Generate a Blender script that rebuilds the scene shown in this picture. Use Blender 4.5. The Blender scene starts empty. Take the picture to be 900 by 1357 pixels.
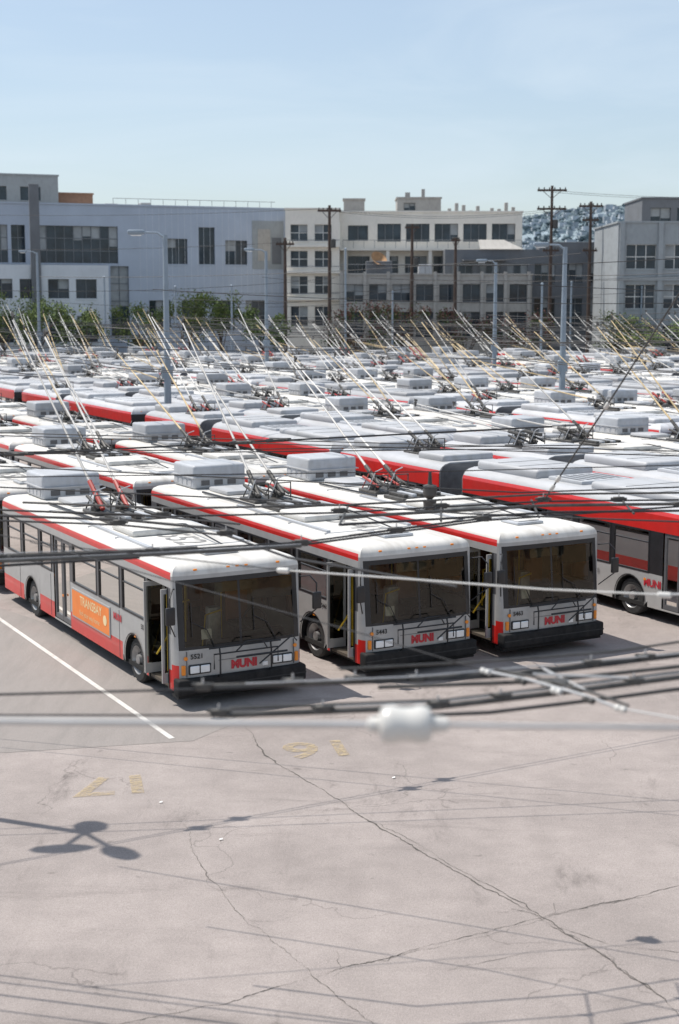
import bpy, bmesh, math, random
from mathutils import Vector, Matrix
import mathutils
random.seed(7)
R=math.radians
scene=bpy.context.scene
scene.view_settings.view_transform='Standard'
scene.view_settings.look='None'
scene.view_settings.exposure=0

# ------------------------------------------------------------------ materials
def nt(m):
    m.use_nodes=True
    n=m.node_tree; return n, n.nodes, n.links
MATS={}
def mat(name,col,rough=.6,metal=0.0,var=.12,scale=3.0,dirt=0.0,dirtcol=(.08,.07,.06),bump=0.0,spec=.5,coat=0.0,rnd=0.0,thr=.45):
    m=bpy.data.materials.new(name); t,N,L=nt(m)
    b=N['Principled BSDF']; b.inputs['Roughness'].default_value=rough
    b.inputs['Metallic'].default_value=metal
    b.inputs['Specular IOR Level'].default_value=spec
    b.inputs['Coat Weight'].default_value=coat
    tc=N.new('ShaderNodeTexCoord')
    vec=tc.outputs['Object']
    if rnd>0:
        oi=N.new('ShaderNodeObjectInfo')
        ad=N.new('ShaderNodeVectorMath'); ad.operation='SCALE'; ad.inputs['Scale'].default_value=3.0
        L.new(oi.outputs['Location'],ad.inputs[0])
        av=N.new('ShaderNodeVectorMath'); av.operation='ADD'; L.new(vec,av.inputs[0]); L.new(ad.outputs[0],av.inputs[1]); vec=av.outputs[0]
    ns=N.new('ShaderNodeTexNoise'); ns.inputs['Scale'].default_value=scale; ns.inputs['Detail'].default_value=6
    L.new(vec,ns.inputs['Vector'])
    mp=N.new('ShaderNodeMapRange'); mp.inputs['From Min'].default_value=.3; mp.inputs['From Max'].default_value=.7
    mp.inputs['To Min'].default_value=1-var; mp.inputs['To Max'].default_value=1+var
    L.new(ns.outputs['Fac'],mp.inputs['Value'])
    mx=N.new('ShaderNodeVectorMath'); mx.operation='SCALE'; mx.inputs[0].default_value=col[:3]
    last=mp.outputs['Result']
    if rnd>0:
        mr=N.new('ShaderNodeMapRange')
        mr.inputs['To Min'].default_value=1-rnd; mr.inputs['To Max'].default_value=1+rnd*.3
        L.new(oi.outputs['Random'],mr.inputs['Value'])
        mu=N.new('ShaderNodeMath'); mu.operation='MULTIPLY'
        L.new(last,mu.inputs[0]); L.new(mr.outputs['Result'],mu.inputs[1]); last=mu.outputs[0]
    L.new(last,mx.inputs['Scale'])
    out=mx.outputs['Vector']
    if dirt>0:
        mpg=N.new('ShaderNodeMapping'); mpg.inputs['Scale'].default_value=(2.2,.3,1.0)
        L.new(vec,mpg.inputs['Vector'])
        n2=N.new('ShaderNodeTexNoise'); n2.inputs['Scale'].default_value=1.6; n2.inputs['Detail'].default_value=8; n2.inputs['Roughness'].default_value=.62
        L.new(mpg.outputs['Vector'],n2.inputs['Vector'])
        m2=N.new('ShaderNodeMapRange'); m2.inputs['From Min'].default_value=thr; m2.inputs['From Max'].default_value=.74
        m2.inputs['To Max'].default_value=dirt
        L.new(n2.outputs['Fac'],m2.inputs['Value'])
        mi=N.new('ShaderNodeMix'); mi.data_type='RGBA'; mi.inputs['B'].default_value=(*dirtcol,1)
        L.new(m2.outputs['Result'],mi.inputs['Factor']); L.new(out,mi.inputs['A']); out=mi.outputs['Result']
    L.new(out,b.inputs['Base Color'])
    if bump>0:
        bp=N.new('ShaderNodeBump'); bp.inputs['Strength'].default_value=bump; bp.inputs['Distance'].default_value=.02
        L.new(ns.outputs['Fac'],bp.inputs['Height']); L.new(bp.outputs['Normal'],b.inputs['Normal'])
    MATS[name]=m; return m
def glassmat(name,tint,gl=.12,wave=0.0):
    m=bpy.data.materials.new(name); t,N,L=nt(m)
    N.remove(N['Principled BSDF'])
    tr=N.new('ShaderNodeBsdfTransparent'); tr.inputs['Color'].default_value=(*tint,1)
    g=N.new('ShaderNodeBsdfGlossy'); g.inputs['Roughness'].default_value=.02; g.inputs['Color'].default_value=(.9,.88,.84,1)
    if wave:
        tc=N.new('ShaderNodeTexCoord'); ns=N.new('ShaderNodeTexNoise'); ns.inputs['Scale'].default_value=1.2; ns.inputs['Detail'].default_value=2
        L.new(tc.outputs['Object'],ns.inputs['Vector']); bp=N.new('ShaderNodeBump'); bp.inputs['Strength'].default_value=wave; bp.inputs['Distance'].default_value=.03
        L.new(ns.outputs['Fac'],bp.inputs['Height']); L.new(bp.outputs['Normal'],g.inputs['Normal'])
    fr=N.new('ShaderNodeFresnel'); fr.inputs['IOR'].default_value=1.5
    ad=N.new('ShaderNodeMath'); ad.operation='ADD'; ad.inputs[1].default_value=gl-.04; ad.use_clamp=True
    L.new(fr.outputs[0],ad.inputs[0])
    mx=N.new('ShaderNodeMixShader'); L.new(ad.outputs[0],mx.inputs[0]); L.new(tr.outputs[0],mx.inputs[1]); L.new(g.outputs[0],mx.inputs[2])
    L.new(mx.outputs[0],N['Material Output'].inputs['Surface']); MATS[name]=m
mat('silver',(.40,.398,.39),.4,.1,.05,5,.25,(.20,.185,.165),coat=.2,rnd=.1)
mat('roofwhite',(.68,.665,.63),.6,0,.06,1.5,.6,(.34,.31,.275),rnd=.2,thr=.44)
mat('podgrey',(.47,.48,.50),.5,0,.07,1.5,.5,(.26,.25,.23),rnd=.30,thr=.44)
mat('red',(.56,.018,.014),.35,0,.08,3,.2,coat=.3)
mat('redlogo',(.45,.02,.035),.4)
mat('black',(.018,.018,.02),.4,0,.2,4)
mat('bumper',(.016,.016,.017),.75,0,.3,8,.3,(.06,.055,.05),spec=.25)
mat('pillar',(.10,.10,.105),.4,0,.1,4)
mat('rubber',(.03,.03,.03),.85,0,.3,12)
mat('rim',(.36,.36,.36),.4,.5,.2,9,.5)
mat('interior',(.08,.065,.05),.8)
mat('ceiling',(.20,.17,.13),.8)
mat('seat',(.24,.10,.045),.7)
mat('yellow',(.70,.46,.04),.5)
mat('ad',(.80,.22,.04),.5,0,.1,2)
mat('adtext',(.78,.62,.35),.5)
mat('amber',(.8,.25,.02),.3)
mat('lens',(.75,.78,.8),.15,.2)
mat('bellows',(.12,.12,.125),.85,0,.2,4)
mat('ac',(.46,.48,.51),.5,0,.08,3,.45,(.25,.24,.22),rnd=.2,thr=.42)
mat('polewhite',(.56,.55,.53),.5,0,.15,2,rnd=.4)
mat('poleyellow',(.56,.42,.22),.55,0,.2,2,rnd=.35)
mat('steel',(.075,.072,.068),.55,.3,.35,8)
mat('redsteel',(.36,.05,.04),.5,0,.2,8)
mat('roofnum',(.16,.16,.16),.8,0,.3,9,.7,(.45,.44,.42))
mat('chassis',(.012,.012,.012),.9)
glassmat('glass',(.34,.36,.33),.05)
glassmat('wind',(.55,.55,.47),.045,.2)

# ------------------------------------------------------------------ mesh builder
class MB:
    def __init__(s): s.v=[];s.f=[];s.m=[];s.names=[]
    def mi(s,n):
        if n not in s.names: s.names.append(n)
        return s.names.index(n)
    def face(s,pts,m):
        b=len(s.v); s.v+= [tuple(p) for p in pts]; s.f.append(tuple(range(b,b+len(pts)))); s.m.append(s.mi(m))
    def box(s,x0,x1,y0,y1,z0,z1,m,bev=0,seg=2):
        if bev<=0:
            b=len(s.v)
            s.v+=[(x0,y0,z0),(x1,y0,z0),(x1,y1,z0),(x0,y1,z0),(x0,y0,z1),(x1,y0,z1),(x1,y1,z1),(x0,y1,z1)]
            k=s.mi(m)
            for q in ((0,3,2,1),(4,5,6,7),(0,1,5,4),(1,2,6,5),(2,3,7,6),(3,0,4,7)):
                s.f.append(tuple(b+i for i in q)); s.m.append(k)
            return
        bm=bmesh.new(); bmesh.ops.create_cube(bm,size=1)
        for v in bm.verts:
            v.co=Vector(((x0+x1)/2+v.co.x*(x1-x0),(y0+y1)/2+v.co.y*(y1-y0),(z0+z1)/2+v.co.z*(z1-z0)))
        bmesh.ops.bevel(bm,geom=list(bm.edges),offset=bev,segments=seg,affect='EDGES',profile=.5)
        s.addbm(bm,m)
    def addbm(s,bm,m):
        b=len(s.v); bm.verts.index_update(); k=s.mi(m)
        s.v+=[tuple(v.co) for v in bm.verts]
        for f in bm.faces: s.f.append(tuple(b+v.index for v in f.verts)); s.m.append(k)
        bm.free()
    def grid(s,rows,matf,closed=False):
        b=len(s.v); n=len(rows[0])
        for r in rows: s.v+=[tuple(p) for p in r]
        for j in range(len(rows)-1):
            for i in range(n if closed else n-1):
                i2=(i+1)%n
                mm=matf(i,j) if callable(matf) else matf
                if mm is None: continue
                s.f.append((b+j*n+i,b+j*n+i2,b+(j+1)*n+i2,b+(j+1)*n+i)); s.m.append(s.mi(mm))
        return b
    def tube(s,pts,r,m,n=6,caps=True,r1=None):
        pts=[Vector(p) for p in pts]; rows=[]
        for i,p in enumerate(pts):
            d=(pts[min(i+1,len(pts)-1)]-pts[max(i-1,0)]).normalized()
            a=d.orthogonal().normalized() if abs(d.z)>.95 else d.cross(Vector((0,0,1))).normalized()
            c=d.cross(a)
            rr=r if r1 is None else r+(r1-r)*i/(len(pts)-1)
            rows.append([p+a*math.cos(2*math.pi*k/n)*rr+c*math.sin(2*math.pi*k/n)*rr for k in range(n)])
        b=s.grid(rows,m,True)
        if caps:
            k=s.mi(m)
            s.f.append(tuple(b+i for i in reversed(range(n)))); s.m.append(k)
            s.f.append(tuple(b+(len(rows)-1)*n+i for i in range(n))); s.m.append(k)
    def lathe(s,p0,axis,prof,n,mats):
        p0=Vector(p0); d=Vector(axis).normalized(); a=d.orthogonal().normalized(); c=d.cross(a)
        rows=[[p0+d*o+(a*math.cos(2*math.pi*k/n)+c*math.sin(2*math.pi*k/n))*r for k in range(n)] for o,r in prof]
        s.grid(rows,(lambda i,j:mats[j]) if isinstance(mats,(list,tuple)) else mats,True)
    def text(s,body,size,org,u,v,m,off=0.0,sx=1.0):
        vs,fs=textgeo(body,size,off); b=len(s.v); o=Vector(org);u=Vector(u);v=Vector(v)
        s.v+=[tuple(o+u*(x*sx)+v*y) for x,y in vs]; k=s.mi(m)
        for f in fs: s.f.append(tuple(b+i for i in f)); s.m.append(k)
    def mesh(s,name,smooth=32):
        me=bpy.data.meshes.new(name); me.from_pydata(s.v,[],s.f)
        for n in s.names: me.materials.append(MATS[n])
        me.polygons.foreach_set('material_index',s.m)
        if smooth:
            me.polygons.foreach_set('use_smooth',[True]*len(s.f)); me.update()
            me.set_sharp_from_angle(angle=R(smooth))
        me.update(); return me
    def obj(s,name,smooth=32,loc=(0,0,0),rot=0,parent=None):
        return put(name,s.mesh(name,smooth),loc,rot,parent)
def put(name,me,loc=(0,0,0),rot=0,parent=None):
    o=bpy.data.objects.new(name,me); o.location=loc; o.rotation_euler=(0,0,rot)
    scene.collection.objects.link(o)
    if parent: o.parent=parent
    return o
_tc={}
def textgeo(body,size,off):
    k=(body,size,off)
    if k in _tc: return _tc[k]
    cu=bpy.data.curves.new('tmp','FONT'); cu.body=body; cu.size=size; cu.offset=off; cu.align_x='CENTER'; cu.align_y='CENTER'; cu.resolution_u=3
    ob=bpy.data.objects.new('tmp',cu); scene.collection.objects.link(ob)
    dg=bpy.context.evaluated_depsgraph_get(); dg.update(); e=ob.evaluated_get(dg); me=e.to_mesh()
    r=([(v.co.x,v.co.y) for v in me.vertices],[tuple(p.vertices) for p in me.polygons]); e.to_mesh_clear()
    bpy.data.objects.remove(ob); bpy.data.curves.remove(cu); _tc[k]=r; return r

# ------------------------------------------------------------------ bus parts
def wheel(mb,x,side,yc,r=.48):
    d=(-1,0,0) if side<0 else (1,0,0)
    zc=r
    mb.lathe((x,yc,zc),d,[(-.34,.2),(-.34,r-.03),(-.30,r),(-.06,r),(-.02,r-.04),(-.01,.31),(-.03,.29),(-.06,.27),(-.12,.2),(-.12,.12),(-.02,.11),(-.01,.06),(-.01,.0)],24,
        ['rubber']*5+['rim']*7)
    for k in range(8):
        a=k*math.pi/4; mb.lathe((x+d[0]*-.105,yc+.16*math.cos(a),zc+.16*math.sin(a)),d,[(0,.018),(.03,.018),(.03,0)],6,'steel')
def arch(mb,x,yc,y0,y1,z0,z1,m,rr=.56,zc=.48):
    a0=math.asin((z0-zc)/rr); angs=[a0+(math.pi-2*a0)*k/14 for k in range(15)]
    for cy in (y0,y1):
        angs.append(math.atan2(z1-zc,(cy-yc)))
    angs=sorted(angs); inner=[];outer=[]
    for a in angs:
        c,s=math.cos(a),math.sin(a); inner.append((x,yc+rr*c,zc+rr*s))
        t=1e9
        if c>1e-6: t=min(t,(y1-yc)/c)
        if c<-1e-6: t=min(t,(y0-yc)/c)
        if s>1e-6: t=min(t,(z1-zc)/s)
        if s<-1e-6: t=min(t,(z0-zc)/s)
        outer.append((x,yc+t*c,zc+t*s))
    mb.grid([inner,outer],m)
    inn=.4 if x<1 else -.4
    mb.grid([inner,[(p[0]+inn,p[1],p[2]) for p in inner]],'chassis')
    out=-.018 if x<1 else .018
    mb.grid([[(x+out,yc+(p[1]-yc)*1.06,zc+(p[2]-zc)*1.06) for p in inner],[(x+out,p[1],p[2]) for p in inner]],'black')
def sidewall(mb,x,cols,rows,zwin,din):
    out=-din
    zb=rows[0][0]; zt=rows[-1][1]
    for (y0,y1,t) in cols:
        for (z0,z1,m) in rows:
            iswin=abs(z0-zwin[0])<1e-4
            if t in('win','winw') and iswin: continue
            if t in('door','opendoor') and z0<zwin[1]-1e-4: continue
            if t in('wheel','winw') and z0<zwin[0]-1e-4: continue
            mb.face([(x,y0,z0),(x,y1,z0),(x,y1,z1),(x,y0,z1)],m)
        if t in('wheel','winw'):
            yc=(y0+y1)/2; ya,yb=max(y0,yc-.68),min(y1,yc+.68); zc1=1.14
            mw=rows[1][2] if len(rows)>3 else rows[0][2]
            arch(mb,x,yc,ya,yb,zb,zc1,mw)
            for (p,q) in ((y0,ya),(yb,y1)):
                if q-p>.01: mb.face([(x,p,zb),(x,q,zb),(x,q,zc1),(x,p,zc1)],mw)
            mb.face([(x,y0,zc1),(x,y1,zc1),(x,y1,zwin[0]),(x,y0,zwin[0])],mw)
            wheel(mb,x+din*.05,out,yc)
        if t in('win','winw'):
            z0,z1=zwin; xi=x+din*.02
            mb.face([(xi,y0,z0),(xi,y1,z0),(xi,y1,z1),(xi,y0,z1)],'glass')
            f=.045
            xa,xb=sorted((x-din*.008,x+din*.03))
            mb.box(xa,xb,y0,y1,z0,z0+f,'black'); mb.box(xa,xb,y0,y1,z1-f,z1,'black')
            mb.box(xa,xb,y0,y0+f,z0+f,z1-f,'black'); mb.box(xa,xb,y1-f,y1,z0+f,z1-f,'black')
            if y1-y0>.7: mb.box(xa+.004,xb,y0+f,y1-f,z1-.33,z1-.30,'black')
        if t=='door':
            z0,z1=zb+.05,zwin[1]; xi=x+din*.05; ym=(y0+y1)/2
            for (p,q) in ((y0+.03,ym-.01),(ym+.01,y1-.03)):
                mb.face([(xi,p+.06,z0+.1),(xi,q-.06,z0+.1),(xi,q-.06,z1-.08),(xi,p+.06,z1-.08)],'glass')
                xa,xb=sorted((x+din*.02,x+din*.07))
                mb.box(xa,xb,p,p+.07,z0,z1,'pillar'); mb.box(xa,xb,q-.07,q,z0,z1,'pillar')
                mb.box(xa,xb,p+.07,q-.07,z0,z0+.12,'pillar'); mb.box(xa,xb,p+.07,q-.07,z1-.1,z1,'pillar')
            mb.face([(x,y0,zb),(x,y1,zb),(x,y1,z0-.004),(x,y0,z0-.004)],'silver')
        if t=='opendoor':
            z0,z1=zb,zwin[1]
            xa,xb=sorted((x-din*.01,x+din*.06))
            mb.box(xa,xb,y0,y0+.05,z0,z1,'black'); mb.box(xa,xb,y1-.05,y1,z0,z1,'black')
            for yy in (y0+.07,y1-.11):
                xa,xb=sorted((x-din*.12,x+din*.34))
                mb.box(xa,xa+.05,yy,yy+.04,z0+.1,z1-.05,'silver'); mb.box(xb-.05,xb,yy,yy+.04,z0+.1,z1-.05,'silver')
                mb.box(xa+.05,xb-.05,yy,yy+.04,z0+.1,z0+.3,'silver'); mb.box(xa+.05,xb-.05,yy,yy+.04,z1-.15,z1-.05,'silver')
                mb.face([(xa+.05,yy+.02,z0+.3),(xb-.05,yy+.02,z0+.3),(xb-.05,yy+.02,z1-.15),(xa+.05,yy+.02,z1-.15)],'glass')
            s1,s2=sorted((x+din*.02,x+din*.4)); mb.box(s1,s2,y0+.05,y1-.05,z0+.02,z0+.08,'interior')
            s1,s2=sorted((x+din*.4,x+din*.8)); mb.box(s1,s2,y0+.05,y1-.05,z0+.25,z0+.3,'interior')
            mb.tube([(x+din*.1,y1-.2,z0+.5),(x+din*.5,y1-.5,z0+1.3)],.022,'yellow',6)
            mb.tube([(x+din*.08,y0+.25,z0+.3),(x+din*.08,y0+.25,z1-.1)],.02,'yellow',6)
def frontplan(W):
    xs=[0,.02,.08,.2,.5,.9,W/2-.025,W/2+.025,W-.9,W-.5,W-.2,W-.08,W-.02,W]
    ys=[.25,.14,.06,.025,.01,0,0,0,0,.01,.025,.06,.14,.25]
    return xs,ys
def shell(mb,W,L,y0,y1,cl,cr,rows,zwin,front,rear,roofm,edgem,style):
    zb=rows[0][0]; zt=rows[-1][1]
    sidewall(mb,0,cl,rows,zwin,1); sidewall(mb,W,cr,rows,zwin,-1)
    xs,ys=frontplan(W); n=len(xs)
    fr=[]
    if front:
        if style=='old': zr=[zb,.86,1.16,1.22,2.46,zt-.08,zt]
        else: zr=[zb,.8,1.02,1.08,2.36,zt-.08,zt]
        def sl(i,z):
            w=0 if i in(0,n-1) else (.4 if i in (1,n-2) else 1)
            return w*.14*max(0,(z-1.1)/(zt-1.1))
        R_=[[(xs[i],y0+ys[i]+sl(i,z),z) for i in range(n)] for z in zr]
        def mf(i,j):
            e=min(i,n-2-i)
            if j<=1: return 'red' if (j==0 and e<=1) else 'silver'
            if e<=1: return 'silver' if style=='old' else 'black'
            if j==2 or j==4: return 'black'
            if j==5: return 'silver' if style=='old' else 'black'
            if e==2: return 'black'
            if i==(n-2)//2: return 'black'
            return 'wind'
        mb.grid(R_,mf)
        fr=[(p[0],p[1]) for p in R_[-1]]
    else: fr=[(0,y0),(W,y0)]
    bk=[(W,y1-.1),(W-.1,y1),(.1,y1),(0,y1-.1)] if rear else [(W,y1),(0,y1)]
    k=8; side=[(W,fr[-1][1]+(bk[0][1]-fr[-1][1])*q/k) for q in range(1,k)]
    side2=[(0,bk[-1][1]+(fr[0][1]-bk[-1][1])*q/k) for q in range(1,k)]
    outl=fr+side+bk+side2
    if style=='old': rg=[(0,0),(.012,.07),(.05,.14),(.13,.19),(.28,.225)]
    else: rg=[(0,0),(.03,.10),(.10,.20),(.22,.28),(.42,.33)]
    cy=(y0+y1)/2; hy=(y1-y0)/2
    rws=[]
    for d,z in rg:
        fy=1-(d/hy if (front or rear) else 0)
        row=[]
        for (x,y) in outl:
            yy=y
            if (y<cy and front) or (y>=cy and rear): yy=cy+(y-cy)*fy
            row.append((W/2+(x-W/2)*(1-d/(W/2)),yy,zt+z))
        rws.append(row)
    nf=len(fr)
    def rm(i,j):
        if j==0 and (i>=nf-1): return edgem
        return roofm
    b=mb.grid(rws,rm,True); m=len(outl)
    mb.f.append(tuple(b+(len(rg)-1)*m+i for i in range(m))); mb.m.append(mb.mi(roofm))
    if rear:
        mb.face([(0,y1-.1,zb),(.1,y1,zb),(.1,y1,zt),(0,y1-.1,zt)],'silver'); mb.face([(W-.1,y1,zb),(W,y1-.1,zb),(W,y1-.1,zt),(W-.1,y1,zt)],'silver')
        mb.face([(.1,y1,zb),(W-.1,y1,zb),(W-.1,y1,1.0),(.1,y1,1.0)],'red'); mb.face([(.1,y1,1.0),(W-.1,y1,1.0),(W-.1,y1,zt),(.1,y1,zt)],'silver')
        mb.box(.4,W-.4,y1,y1+.02,1.5,2.4,'black',.008,1); mb.box(.1,W-.1,y1,y1+.12,.4,.65,'bumper',.03)
        for xx in (.16,W-.3): mb.box(xx,xx+.14,y1,y1+.03,.9,1.3,'redlogo',.01,1)
    mb.box(.05,W-.05,y0+.3,y1-.06,.30,.40,'chassis')
    mb.box(.42,W-.42,y0+.35,y1-.1,.40,.82,'chassis')
    mb.face([(.06,y0+1.3,.86),(W-.06,y0+1.3,.86),(W-.06,y1-.1,.86),(.06,y1-.1,.86)],'interior')
    mb.face([(.8,y0+.3,.86),(W-.06,y0+.3,.86),(W-.06,y0+1.3,.86),(.8,y0+1.3,.86)],'interior')
    mb.face([(.06,y0+.3,zt-.03),(W-.06,y0+.3,zt-.03),(W-.06,y1-.1,zt-.03),(.06,y1-.1,zt-.03)],'ceiling')
    y=y0+2.6
    while y<y1-1:
        for xx in ((.12,.98),(W-.98,W-.12)):
            if not (xx[0]<1 and any(c[2]in('door',) and c[0]-.3<y<c[1]+.3 for c in cl)):
                mb.box(xx[0],xx[1],y,y+.42,1.2,1.28,'seat',.02,1); mb.box(xx[0],xx[1],y+.42,y+.5,1.2,1.85,'seat',.02,1); mb.box(xx[0]+.3,xx[0]+.4,y+.1,y+.3,.86,1.2,'steel')
        y+=.95
    y=y0+1.9
    while y<y1-.6:
        mb.tube([(1.0,y,.86),(1.0,y,zt-.05)],.02,'yellow',6); mb.tube([(W-1.0,y,.86),(W-1.0,y,zt-.05)],.02,'yellow',6); y+=1.9
    mb.tube([(1.0,y0+1.5,zt-.3),(1.0,y1-.5,zt-.3)],.018,'yellow',5); mb.tube([(W-1.0,y0+1.9,zt-.3),(W-1.0,y1-.5,zt-.3)],.018,'yellow',5)
def frontstuff(mb,W,style,num):
    mb.box(-.01,W+.01,-.12,.18,.27,.60 if style=='old' else .55,'bumper',.05,3)
    mb.box(.02,W-.02,-.03,.3,.20,.28,'chassis')
    mb.box(.0,W,-.125,-.119,.42,.445,'rubber')
    for sx in (0,1):
        f=lambda x:(x if sx==0 else W-x)
        a,b=sorted((f(.26),f(.74))); mb.box(a,b,-.02,.03,.66,.86,'black',.015,1)
        for q in (.285,.51):
            a,b=sorted((f(q),f(q+.2))); mb.box(a,b,-.034,0,.685,.835,'lens',.012,1)
        a,b=sorted((f(.12),f(.2))); mb.box(a,b,.0,.08,.66,.86,'amber',.012,1)
        mb.lathe((f(.2),.02,1.0),(0,-1,0),[(0,.04),(.03,.04),(.04,.03),(.04,0)],10,'amber')
        xm=f(-.2)
        mb.tube([(f(.03),.14,2.4),(f(-.1),-.10,2.45),(xm,-.2,2.3),(xm,-.2,2.1)],.016,'black',6)
        mb.box(xm-.1,xm+.1,-.25,-.17,1.76,2.12,'black',.03,2)
        mb.tube([(xm,-.2,1.76),(f(.02),.1,1.45)],.014,'black',6)
    for xw,dx in ((W*.30,-.5),(W*.78,-.5)):
        mb.tube([(xw,-.02,1.14),(xw+dx*.4,-.02,1.55),(xw+dx,.02,1.72)],.012,'black',5)
        mb.tube([(xw+dx*1.0,.01,1.42),(xw+dx,.06,2.1)],.01,'black',4)
    mb.box(.9,W-.9,-.006,.02,.885,.895,'pillar')
    mb.box(.22,.228,-.0,.03,.62,1.14,'pillar'); mb.box(W-.228,W-.22,-.0,.03,.62,1.14,'pillar')
    mb.box(W-.95,W-.83,-.02,0,.66,.74,'lens',.004,1)
    mb.text('MUNI',.23,(W*.52,-.010,.76),(1,0,0),(0,0,1),'redlogo',.014,1.0)
    mb.text(num,.14,(.44,-.004,1.02),(1,0,0),(0,0,1),'black',.003)
    zr=.62
    for xx in (W*.30,W*.70):
        mb.tube([(xx,-.10,zr-.04),(xx,-.22,zr+.05),(xx,-.22,1.05),(xx,-.18,1.2)],.018,'black',6)
    mb.tube([(W*.22,-.19,1.20),(W*.78,-.19,1.20)],.018,'black',6)
    mb.tube([(W*.25,-.24,.78),(W*.25,-.23,1.08),(W*.75,-.23,1.08),(W*.75,-.24,.78)],.016,'black',6)
    mb.tube([(W*.42,-.26,.98),(W*.82,-.26,.98)],.022,'black',6)
    mb.tube([(W*.6,-.25,.78),(W*.86,-.25,1.28),(W*.9,-.25,1.16)],.016,'black',6)
    mb.tube([(W*.42,-.25,1.1),(W*.5,-.25,1.28),(W*.62,-.25,1.28),(W*.66,-.25,1.1)],.014,'black',6)
    mb.box(.9,W-.12,.28,.62,.86,1.16,'pillar',.05,2)
    mb.box(W-1.2,W-.2,.5,.66,1.1,1.30,'black',.05,2)
    mb.tube([(W-.75+.25*math.cos(a*math.pi/8),.74+.1*math.sin(a*math.pi/8),1.46+.22*math.sin(a*math.pi/8)) for a in range(17)],.022,'black',6)
    mb.box(W-1.0,W-.5,1.15,1.6,1.2,1.32,'interior',.04,2); mb.box(W-1.0,W-.5,1.6,1.74,1.25,2.15,'seat',.05,2); mb.box(W-.9,W-.6,1.25,1.5,.86,1.2,'black')
    mb.box(W-1.15,W-.05,1.9,1.94,.86,1.9,'ceiling')
    mb.box(1.05,1.32,.75,.98,.86,1.8,'rim',.03,2)
    mb.tube([(.75,.5,.9),(.9,.6,1.7),(1.3,.7,1.75)],.022,'yellow',6)
    mb.tube([(.55,1.6,.9),(.6,1.62,1.75),(1.0,1.7,1.8)],.022,'yellow',6)
    mb.box(W*.35,W*.65,.30,.36,2.2,2.42,'ceiling',.02,1)
    mb.face([(W*.62,.18,2.02),(W*.94,.18,2.02),(W*.94,.2,2.42),(W*.62,.2,2.42)],'black')
    mb.face([(W*.20,.05,1.34),(W*.28,.05,1.34),(W*.28,.07,1.54),(W*.20,.07,1.54)],'lens')
    mb.box(.3,W-.3,.30,.5,2.47,2.58,'black')
    if style=='old':
        for xx in (.5,W/2-.2,W/2,W/2+.2,W-.5):
            mb.box(xx-.04,xx+.04,.16,.24,2.72,2.76,'amber',.01,1)
    else:
        for xx in (.5,W/2,W-.5): mb.box(xx-.04,xx+.04,.18,.28,2.80,2.85,'amber',.01,1)
def trolley(mb,W,y,zr,sp='steel'):
    mb.box(W/2-.55,W/2+.55,y-.5,y+.45,zr,zr+.08,'steel',.02,1)
    for sx in (-.32,.32):
        x=W/2+sx
        mb.lathe((x,y,zr+.08),(0,0,1),[(0,.16),(.1,.16),(.14,.09),(.3,.08),(.3,0)],10,'steel')
        for o in (-.13,.13):
            mb.tube([(x+o,y-.45,zr+.22),(x+o,y+.35,zr+.40)],.04,sp if o<0 else 'steel',8)
        mb.tube([(x-.2,y-.42,zr+.1),(x-.2,y-.42,zr+.5),(x+.2,y-.42,zr+.5),(x+.2,y-.42,zr+.1)],.022,'steel',6)
        mb.tube([(x-.18,y+.3,zr+.1),(x,y+.15,zr+.62),(x+.18,y+.3,zr+.1)],.02,sp,6)
        mb.tube([(x-.22,y-.1,zr+.1),(x-.12,y-.3,zr+.6),(x+.15,y-.2,zr+.66)],.018,'ac',5)
def pole_mesh(name,col,length,sp):
    mb=MB(); d=Vector((0,1,0))
    mb.tube([d*-.45,d*.55],.06,sp,8)
    mb.tube([d*.35,d*length*.5,d*length],.037,col,7,True,.019)
    tip=d*length
    mb.tube([tip,tip+d*.08+Vector((0,0,.14))],.03,'steel',6); mb.box(-.02,.02,length-.05,length+.12,.1,.18,'steel')
    return mb.mesh(name)
PW=[pole_mesh('pole_w',"polewhite",7.0,'steel'),pole_mesh('pole_w2',"polewhite",7.0,'redsteel')]
PY=[pole_mesh('pole_y',"poleyellow",6.5,'steel')]
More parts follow.
